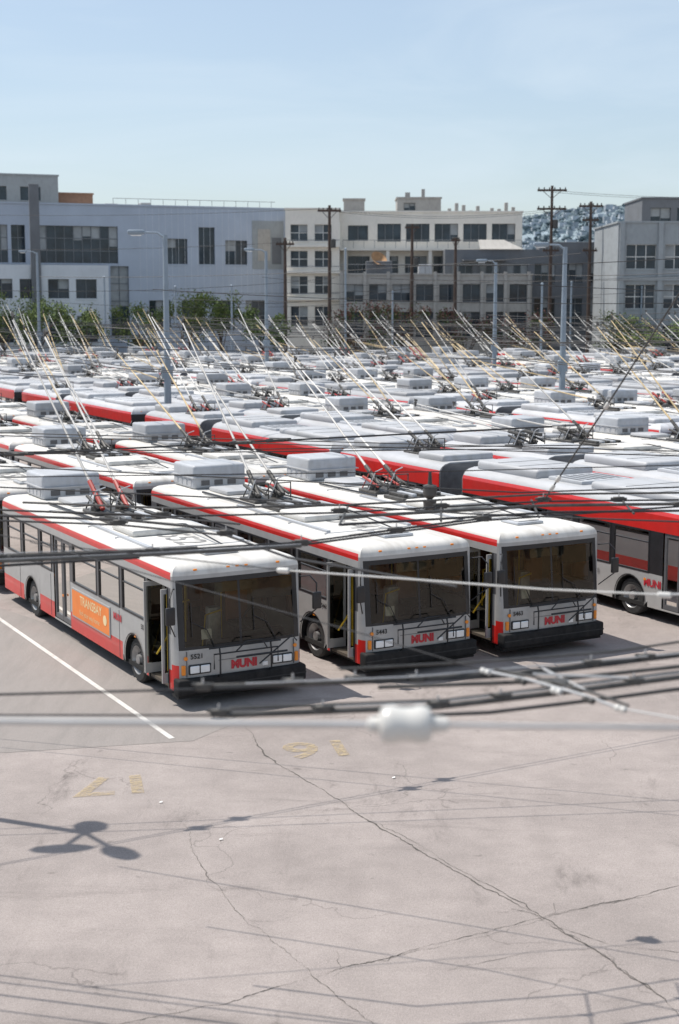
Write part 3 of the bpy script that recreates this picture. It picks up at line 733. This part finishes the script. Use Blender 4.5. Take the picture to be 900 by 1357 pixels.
for k in range(6500):
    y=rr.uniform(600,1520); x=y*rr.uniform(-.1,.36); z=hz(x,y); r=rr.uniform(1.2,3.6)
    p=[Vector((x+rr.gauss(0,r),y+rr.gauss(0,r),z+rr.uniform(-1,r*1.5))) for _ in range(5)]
    for a in range(3): h.face([p[a],p[a+1],p[a+2]],'hilltree_hazed')
    h.lathe((x,y,z-2),(rr.uniform(-.3,.3),0,1),[(0,r*.6),(r*.6,r*.9),(r*1.1,r*.5),(r*rr.uniform(1.3,1.8),0)],5,'hilltree_hazed')
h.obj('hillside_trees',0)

# ------------------------------------------------------------------ trees
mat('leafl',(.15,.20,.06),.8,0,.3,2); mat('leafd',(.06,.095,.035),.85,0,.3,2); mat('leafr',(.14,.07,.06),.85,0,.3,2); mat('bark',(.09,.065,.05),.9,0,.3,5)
def tree(h,w,seed,name='street_tree',mats=('leafl','leafd'),loc=(0,0,0),n=2600):
    r=random.Random(seed); mb=MB()
    tips=[]
    mb.tube([(0,0,0),(.06,.03,h*.2),(.0,.1,h*.42)],.16,'bark',8,True,.09)
    for k in range(9):
        a=r.uniform(0,6.28); l=r.uniform(.35,1)*w*.5; zz=h*r.uniform(.5,.95)
        p=Vector((math.cos(a)*l,math.sin(a)*l,zz)); mb.tube([(0,.08,h*r.uniform(.22,.42)),(p.x*.5,p.y*.5,h*.5+(zz-h*.5)*.4),tuple(p)],.07,'bark',5,False,.015); tips.append(p)
    blobs=[(t+Vector((r.gauss(0,.3),r.gauss(0,.3),r.gauss(0,.2))),r.uniform(.5,1.1)*w*.22) for t in tips for _ in range(2)]
    for k in range(n):
        c,br=r.choice(blobs); d=Vector((r.gauss(0,1),r.gauss(0,1),r.gauss(0,.8))).normalized()*br*(r.random()**.45)
        p=c+d; s=r.uniform(.07,.17); u=Vector((r.gauss(0,1),r.gauss(0,1),r.gauss(0,1))).normalized(); v=u.orthogonal().normalized()
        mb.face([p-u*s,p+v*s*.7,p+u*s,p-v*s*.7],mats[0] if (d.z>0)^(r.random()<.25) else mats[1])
    mb.obj(name,0,loc,r.uniform(0,6))
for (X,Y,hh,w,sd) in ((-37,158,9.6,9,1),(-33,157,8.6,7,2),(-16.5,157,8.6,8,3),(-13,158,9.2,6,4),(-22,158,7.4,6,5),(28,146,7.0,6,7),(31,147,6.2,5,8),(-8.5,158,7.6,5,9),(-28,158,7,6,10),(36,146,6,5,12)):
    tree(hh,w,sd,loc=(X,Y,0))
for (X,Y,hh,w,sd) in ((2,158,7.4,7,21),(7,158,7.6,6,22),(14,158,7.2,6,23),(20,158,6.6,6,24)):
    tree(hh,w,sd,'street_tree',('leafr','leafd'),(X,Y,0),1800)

mat('fence',(.12,.125,.13),.6,.3)
f=MB()
for k in range(60):
    xx=-60+k*2; f.tube([(xx,152.5,0),(xx,152.5,3.4)],.05,'fence',6)
    for q in range(10): f.tube([(xx+q*.2,152.5,.1),(xx+q*.2,152.5,3.3)],.012,'fence',3,False)
for z in (.2,1.8,3.3): f.tube([(-60,152.5,z),(60,152.5,z)],.035,'fence',6)
f.obj('yard_fence',0)
w_=MB(); w_.box(-90,90,154,154.4,0,2.6,'wallgrey',.02,1); w_.obj('retaining_wall',0)

# ------------------------------------------------------------------ lamps and poles
def freeslot(X,Y):
    best=None
    for q in range(-60,61):
        k=1+q*.0012; px,py=X*k,Y*k; rel=Vector((px,py,0))-O; a=rel.dot(e1); bb=rel.dot(e2)
        dmin=min([max(off-a,a-(off+2.83)) for off,b0,Lb in placed if b0-.3<bb<b0+Lb+.3] or [9])
        if dmin>.22 and (best is None or abs(q)<best[0]): best=(abs(q),px,py)
    return (best[1],best[2]) if best else (X,Y)
def lamp(X,Y,H,arm=-1.6,r=.17):
    X,Y=freeslot(X,Y); mb=MB()
    mb.tube([(0,0,0),(0,0,H*.5),(0,0,H)],r,'lampgrey',12,True,r*.55); mb.lathe((0,0,0),(0,0,1),[(0,r*1.8),(.5,r*1.7),(.6,r*1.1)],12,'lampgrey')
    mb.tube([(0,0,H-.15),(arm*.4,0,H+.1),(arm,0,H+.12)],.06,'lampgrey',8,True,.045)
    x0,x1=sorted((arm-.05,arm+math.copysign(.85,arm))); mb.box(x0,x1,-.2,.2,H+.02,H+.24,'lampgrey',.08,2); mb.box(x0+.15,x1-.15,-.14,.14,H-.04,H+.03,'lens',.03,1)
    mb.box(-r-.06,r+.06,-.12,.12,4.4,5.0,'lampgrey',.03,1)
    mb.obj('street_lamp',35,(X,Y,0),0)
lamp(-8.2,68,11.1,-.9,.2); lamp(-5.9,116,12.0,-.9,.2); lamp(11.7,108,10.9,-.6,.2); lamp(11.4,73,10.8,-.8,.2); lamp(-31,148,13,-1,.2)
for (X,Y,H) in ((-24.5,150,10.5),(-10.5,140,9.5),(.6,145,13.2),(19,135,9.6),(31.5,150,9.5),(5.5,149,9),(-17,149,9.5),(24,149,10)):
    X,Y=freeslot(X,Y); mb=MB(); mb.tube([(0,0,0),(0,0,H)],.13,'lampgrey',10,True,.09); mb.lathe((0,0,H),(0,0,1),[(0,.14),(.1,.14),(.2,0)],8,'lampgrey'); mb.obj('trolley_support_pole',35,(X,Y,0),0)
def upole(X,Y,H,arms,tr=False):
    mb=MB(); mb.tube([(0,0,0),(0,0,H)],.24,'wood',10,True,.15)
    for z,w in arms:
        mb.box(-w,w,-.1,.1,z,z+.22,'wood')
        for q in range(6):
            xx=-w+.15+q*(2*w-.3)/5; mb.lathe((xx,0,z+.22),(0,0,1),[(0,.05),(.12,.08),(.2,.05),(.25,0)],6,'steel')
        mb.tube([(-w*.6,.05,z),(0,.2,z-.8),(w*.6,.05,z)],.04,'wood',5)
    if tr: mb.lathe((.4,-.2,H-4.6),(0,0,1),[(0,.3),(.9,.3),(.95,.1),(1.0,0)],10,'steel')
    mb.obj('utility_pole',35,(X,Y,0),0)
upole(23.3,159.3,20.6,[(20,1.6),(18,1.6),(13.5,.9)],True); upole(27.6,159.3,18.9,[(18.3,1.3),(16.8,.9),(13.5,.8)]); upole(-1.1,159.3,18.5,[(17.8,1.3)],True); upole(-6,159.3,15,[(14.2,1)]); upole(8,159.3,16.5,[(16,.8)],True); upole(12.8,159.3,15,[(14.6,.5)])

# ------------------------------------------------------------------ wires
mat('wire',(.028,.028,.03),.6,.2); mat('cable_and_glint',(.46,.46,.46),.45,.4); mat('porcelain',(.60,.585,.55),.25,0,.05,5,coat=.5)  # the pale cable grey also paints highlight lines on the dark rails
def sag(a,b,s,n=16):
    a=Vector(a);b=Vector(b); return [a+(b-a)*k/n-Vector((0,0,4*s*(k/n)*(1-k/n))) for k in range(n+1)]
w=MB()
for li,(off,kind) in enumerate(lanes):
    if random.random()<.35 and off>8: continue
    t0=11 if off<12 else -12
    for dx in (1.0,1.62):
        segs=[t0+13*k for k in range(10)]
        for s0,s1 in zip(segs[:-1],segs[1:]):
            p=yard(off+dx,s0,6.05); q=yard(off+dx,s1,6.05)
            if q.y>150 or q.y<10: continue
            w.tube(sag(p,q,.12,6),.013,'wire',4,False)
for bb in (23,36,49,62,75,88,101):
    for k in range(6):
        w.tube(sag(yard(-12+18*k,bb,6.5),yard(6+18*k,bb,6.5),.35,8),.013,'wire',4,False)
for k in range(26):
    a=Vector((random.uniform(-30,20),random.uniform(60,150),random.uniform(6,10))); bq=a+Vector((random.uniform(15,45),random.uniform(-25,25),random.uniform(-.5,1.5)))
    w.tube(sag(a,bq,.5,10),.016,'wire',4,False)
for z,x0,x1 in ((20.1,23.3,60),(19.9,23.3,60),(18.1,-1,23.3),(17.9,-1,23.3),(18.2,-60,-1.1),(14.5,-60,-6)):
    w.tube(sag((x0,159.3,z),(x1,159.5,z),.8,12),.018,'wire',4,False)
w.obj('overhead_wires',0)

t=MB()
def multi(pts,r,m,n=6): t.tube(pts,r,m,n)
def offs(pts,dx,dy,dz=0): return [(p[0]+dx,p[1]+dy,p[2]+dz) for p in pts]
Apts=[(-9,8.2,5.6),(-3.5,8.5,5.57),(-.87,8.8,5.56),(.5,9.0,5.56),(1.2,9.12,5.56),(2.36,9.64,5.56),(4.5,10.7,5.58),(9,13.5,5.6)]
multi(Apts,.008,'wire')
multi([(-.87,8.82,5.57),(-.2,8.9,5.57),(.5,9.02,5.57),(1.15,9.14,5.57),(2.36,9.66,5.57),(3.6,10.2,5.57)],.018,'steel',8)
multi([(-.6,8.80,5.597),(.5,8.97,5.597),(2.4,9.6,5.597)],.005,'cable_and_glint',6)  # thin pale line painting a highlight along the rail top
multi([(.25,8.88,5.55),(1.3,9.02,5.55),(2.4,9.44,5.55),(4,10.2,5.55)],.014,'steel',8)
multi([(.0,9.15,5.6),(1.0,9.35,5.6),(1.9,9.62,5.6),(3.5,10.5,5.6)],.009,'steel',6)
Bp=[(-.72,8.22,5.56),(-.1,8.3,5.56),(.6,8.4,5.56),(1.4,8.72,5.56),(2.3,9.12,5.56),(4,10.0,5.57)]
multi(Bp,.019,'steel',8); multi(offs(Bp,.05,.11,.01),.011,'steel',6); multi(offs(Bp[1:],.3,-.09,-.01),.012,'wire',6)
multi(offs(Bp[1:],0,.02,.024),.004,'cable_and_glint',6)  # pale strand standing in for the glint on this rail
multi([(-8,8.1,5.6),(-.72,8.22,5.56)],.006,'wire')
def clamp(p,s=1.0):
    x,y,z=p; t.box(x-.05*s,x+.05*s,y-.018,y+.018,z-.01,z+.04*s,'steel',.008,1); t.tube([(x-.07*s,y,z+.03),(x+.07*s,y,z+.03)],.012*s,'steel',6); t.tube([(x,y,z),(x,y,z+.07*s)],.007,'cable_and_glint',5)
for p in (Apts[2],(-.3,8.88,5.57),(.5,9.0,5.56),(1.7,9.36,5.57),Bp[0],Bp[1],Bp[2],(1.0,8.56,5.56),(1.9,8.93,5.56),(2.1,9.52,5.57),(.1,8.95,5.57)): clamp(p,1.0)
sp=[(.95,9.1,5.60),(1.2,8.85,5.61),(1.5,8.48,5.61),(1.66,8.2,5.61)]
multi(sp,.010,'cable_and_glint',8); multi(offs(sp,.07,.05,.0),.009,'steel',6)
for k in (0,.28,.55,.78,1.0):
    a=Vector(sp[0]).lerp(Vector(sp[-1]),k); t.lathe(a-Vector((.02,-.02,0)),(.62,-.78,0),[(0,.008),(.01,.020),(.04,.021),(.045,.013),(.055,.020),(.085,.020),(.09,.008)],12,'porcelain' if k in (0,1.0,.55) else 'steel')
t.tube([sp[-1],(2.3,7.4,5.7),(4,5.5,6)],.006,'cable_and_glint',5); t.tube([sp[0],(.2,9.9,5.65),(-3,13.6,5.7)],.005,'wire',5)
t.tube([(1.35,9.25,5.58),(1.55,8.7,5.58)],.010,'cable_and_glint',8); t.tube([(1.25,8.95,5.62),(1.85,8.85,5.62)],.008,'cable_and_glint',6)
t.box(1.28,1.46,8.78,8.9,5.58,5.61,'steel',.008,1)
sc=[(-.47,11.6,5.8),(.6,11.25,5.79),(1.6,10.85,5.79),(2.45,10.55,5.81)]
t.tube(sc,.008,'porcelain',6); t.tube([(-.47,11.6,5.8),(-2.5,12.5,5.85),(-9,16,6.3)],.005,'wire',5); t.tube([sc[-1],(6,9.2,6.2),(12,7,7)],.010,'cable_and_glint',6)
for p in (sc[0],sc[-1]): t.lathe(Vector(p)-Vector((.05,0,0)),(1,-.3,0),[(0,.01),(.01,.022),(.05,.024),(.1,.024),(.11,.01)],10,'porcelain')
C1=[(-12,11.8,5.65),(-3.19,13.15,5.6),(-1.8,13.5,5.6),(-.38,14.0,5.6),(1.59,15.6,5.6),(4.03,16.7,5.6),(8,19,5.6),(16,24,5.6)]
multi(C1,.012,'wire',6); multi(offs(C1[:5],0,.16,.0),.011,'wire',6); multi(offs(C1[:4],0,-.12,.01),.017,'steel',6); multi(offs(C1[:4],0,-.12,.031),.004,'cable_and_glint',6)  # last one is a pale thread, a painted highlight on the steel bar
multi([(-12,12.2,5.6),(-3.19,13.35,5.6),(-1.9,13.65,5.6),(-1.4,13.8,5.6)],.022,'steel',8); multi([(-12,12.2,5.63),(-3.19,13.35,5.63),(-1.9,13.65,5.63),(-1.4,13.8,5.63)],.004,'cable_and_glint',8)  # thin pale copy on top paints the bar's highlight
multi([(-12,11.5,5.6),(-3.19,12.85,5.6),(-1.9,13.3,5.6)],.014,'wire',8)
C2=[(-12,17.6,5.6),(-3.77,15.6,5.6),(-2.4,15.3,5.6),(-1.18,14.6,5.6),(-.49,13.3,5.6),(1.0,11.9,5.6)]
multi(C2,.012,'wire',6); multi(offs(C2[:4],0,.35,0),.016,'wire',6); multi(offs(C2[:4],.1,.62,.02),.012,'wire',6)
C3=[(-3.9,16.4,5.6),(-2,15.9,5.6),(0,16.2,5.6),(2.46,17,5.62),(4.5,17.3,5.6),(9,18,5.6)]
multi([(-14,19,5.6)]+C3,.012,'wire',6); multi(offs(C3,.1,.5,.02),.014,'steel',6); multi(offs(C3[2:],0,-.35,0),.020,'steel',6); multi(offs(C3[2:],0,-.9,0),.015,'wire',6)
multi([(-4.5,18.5,5.6),(-1,17.3,5.6),(1.5,16.1,5.6),(4.2,15.4,5.6),(9,14,5.6)],.010,'wire',6)
multi([(-6,20.5,5.7),(-2,18.9,5.7),(2.2,17.2,5.7),(5,17.9,5.7),(12,19,5.7)],.010,'wire',6)
for p in (C1[1],C1[2],C1[3],(.6,14.8,5.6),C1[4],C1[5],C2[2],C2[3],C3[1],C3[2],C3[3],(1.2,16.6,5.6),(3.4,17.15,5.6)): clamp(p,1.4)
for k in range(5):
    a=Vector(C3[2]).lerp(Vector(C3[4]),k/4); t.tube([a+Vector((0,-.9,0)),a+Vector((.1,.5,0))],.014,'steel',6)
gy=[(2.46,17,5.62),(3.0,16.1,6.8),(3.55,15,8.1),(4.6,12.8,10.6)]
t.tube(gy,.010,'steel',6)
for a,b_ in ((gy[0],.12),(gy[0],.22),(gy[1],0)):
    p=Vector(a).lerp(Vector(gy[1]) if a is gy[0] else Vector(gy[2]),b_); d=(Vector(gy[1])-Vector(gy[0])).normalized(); t.lathe(p,d,[(0,.01),(.02,.026),(.09,.026),(.11,.01)],8,'porcelain')
t.tube([gy[0],(1.2,15.2,5.65),(0.1,14.3,5.65)],.006,'wire',5)
# contact wires crossing above the open asphalt, with their crossing fittings
nodes=[(-4.98,22.0),(-4.4,22.4),(-1.64,23.8),(-1.04,24.24)]
for (x0,y0),(dx,dy) in ((nodes[0],(1,.10)),(nodes[1],(1,.12)),(nodes[0],(1,.54)),(nodes[1],(1,.548)),(nodes[2],(1,-.30)),(nodes[3],(1,-.28))):
    t.tube([(x0-9*dx,y0-9*dy,5.66),(x0,y0,5.66),(x0+9*dx,y0+9*dy,5.66)],.009,'wire',5)
for x0,y0 in nodes:
    t.tube([(x0-.20,y0-.11,5.66),(x0,y0,5.67),(x0+.20,y0+.11,5.66)],.035,'steel',6); t.tube([(x0-.16,y0+.05,5.68),(x0+.16,y0-.05,5.68)],.024,'steel',6)
    t.box(x0-.10,x0+.10,y0-.09,y0+.09,5.64,5.69,'steel',.01,1)
t.tube([(-6,16.9,5.9),(1.16,18.1,5.85),(9,19.4,5.9)],.007,'wire',5); t.lathe((1.16,18.1,5.35),(0,0,1),[(0,.02),(.03,.08),(.12,.09),(.14,.03),(.2,.09),(.32,.09),(.34,.03),(.5,.02)],10,'steel'); t.tube([(.98,18.03,5.35),(1.34,18.17,5.35)],.02,'steel',6)
t.obj('trolley_wire_switch',40)
n=MB()
n.tube([(-14,4.2,6.9),(-5,4.9,6.5),(-1.3,5.18,6.44),(.0,5.2,6.42),(.12,5.2,6.42)],.012,'cable_and_glint',10)
n.tube([(.39,5.2,6.42),(.6,5.2,6.415),(2.5,5.25,6.38),(8,5.4,6.4),(14,5.6,6.8)],.009,'cable_and_glint',10)
n.lathe((.10,5.2,6.42),(1,0,0),[(0,.006),(.01,.026),(.05,.034),(.055,.058),(.07,.070),(.10,.074),(.13,.066),(.17,.066),(.20,.074),(.23,.070),(.245,.058),(.25,.034),(.31,.026),(.32,.006)],24,'porcelain')
n.obj('strain_insulator_cable',40)

fl=MB(); fl.tube([(0,0,0),(0,0,9)],.10,'lampgrey',12,True,.07)
def head(c,d,l,r):
    c=Vector(c); d=Vector(d).normalized(); fl.tube([(0,0,8.9),c],.045,'lampgrey',8)
    fl.lathe(c-d*l/2,d,[(0,.03),(l*.1,r*.6),(l*.3,r*.95),(l*.6,r),(l*.88,r*.7),(l,.0)],14,'lampgrey')
head((-.28,-.62,9.0),(-1,-.12,0),.95,.17); head((0,.28,9.0),(1,0,0),.5,.24); head((.62,-.78,9.0),(.6,-.5,0),.72,.2)
fl.obj('floodlight_pole',40,(-8.3,22.43,0),0)

mat('carwhite',(.72,.72,.70),.3,0,.04,3,.1,coat=.5)
def van(X,Y,rot):
    mb=MB(); W=2.0
    prof=[(0,.4),(0,1.0),(.75,1.2),(1.5,2.1),(1.9,2.25),(5.3,2.25),(5.5,2.1),(5.5,.4)]
    for x in (0,W): mb.face([(x,y,z) for y,z in (prof if x==0 else prof[::-1])],'carwhite')
    mb.grid([[(0,y,z) for y,z in prof],[(W,y,z) for y,z in prof]],lambda i,j:'black' if i==2 else 'carwhite')
    for x,s in ((-.01,-1),(W+.01,1)):
        mb.face([(x,1.0,1.3),(x,2.2,1.3),(x,2.2,2.0),(x,1.55,2.0)],'black'); mb.face([(x,2.35,1.35),(x,5.1,1.35),(x,5.1,1.95),(x,2.35,1.95)],'black')
        for yc in (.95,4.4): wheel(mb,x,s,yc,.36)
    mb.box(-.02,W+.02,-.1,.1,.4,.65,'black',.04,2)
    for x in (.1,1.6): mb.box(x,x+.3,-.02,.05,.75,.92,'lens',.02,1)
    mb.obj('delivery_van',30,(X,Y,.0),rot)
van(13.5,150,R(90)); van(20,150,R(92)); van(6,150,R(90))

# ------------------------------------------------------------------ sky, sun, camera
el=62; az=Vector((-.93,.36,0)).normalized()
wd=bpy.data.worlds.new('World'); scene.world=wd; wd.use_nodes=True; N=wd.node_tree.nodes; L=wd.node_tree.links
bg=N['Background']; sky=N.new('ShaderNodeTexSky'); sky.sky_type='NISHITA'; sky.sun_disc=False; sky.sun_elevation=R(el); sky.sun_rotation=math.atan2(az.x,az.y)%(2*math.pi)
sky.air_density=1.0; sky.dust_density=1.2; sky.ozone_density=1.6; sky.altitude=0
tc=N.new('ShaderNodeTexCoord'); mp=N.new('ShaderNodeMapping'); mp.inputs['Scale'].default_value=(1.2,1.2,7); mp.inputs['Rotation'].default_value=(0,R(8),0)
L.new(tc.outputs['Generated'],mp.inputs['Vector']); ns=N.new('ShaderNodeTexNoise'); ns.inputs['Scale'].default_value=2.2; ns.inputs['Detail'].default_value=7; ns.inputs['Roughness'].default_value=.55; ns.inputs['Distortion'].default_value=.6
L.new(mp.outputs[0],ns.inputs['Vector']); mr=N.new('ShaderNodeMapRange'); mr.inputs['From Min'].default_value=.42; mr.inputs['From Max'].default_value=.78; mr.inputs['To Min'].default_value=.32; mr.inputs['To Max'].default_value=.75
L.new(ns.outputs['Fac'],mr.inputs['Value']); mx=N.new('ShaderNodeMix'); mx.data_type='RGBA'; mx.inputs['B'].default_value=(5.3,6.1,6.8,1)
L.new(mr.outputs['Result'],mx.inputs['Factor']); L.new(sky.outputs[0],mx.inputs['A']); L.new(mx.outputs['Result'],bg.inputs['Color']); bg.inputs['Strength'].default_value=.142
sv=Vector((az.x*math.cos(R(el)),az.y*math.cos(R(el)),math.sin(R(el))))
sl=bpy.data.lights.new('sun','SUN'); sl.energy=5.0; sl.angle=R(.5); sl.color=(1,.94,.86); so=bpy.data.objects.new('sun',sl); scene.collection.objects.link(so); so.rotation_euler=sv.to_track_quat('Z','Y').to_euler(); so.location=(-30,10,60)
cd=bpy.data.cameras.new('camera'); cam=bpy.data.objects.new('camera',cd); scene.collection.objects.link(cam); cam.location=(0,0,8); cam.rotation_euler=(R(90-8.4),0,0)
cd.sensor_fit='VERTICAL'; cd.sensor_height=36; cd.sensor_width=24; cd.lens=50; cd.clip_end=8000; cd.clip_start=.1
cd.dof.use_dof=True; cd.dof.focus_distance=29; cd.dof.aperture_fstop=1.4
scene.camera=cam
print('placed',len(placed))
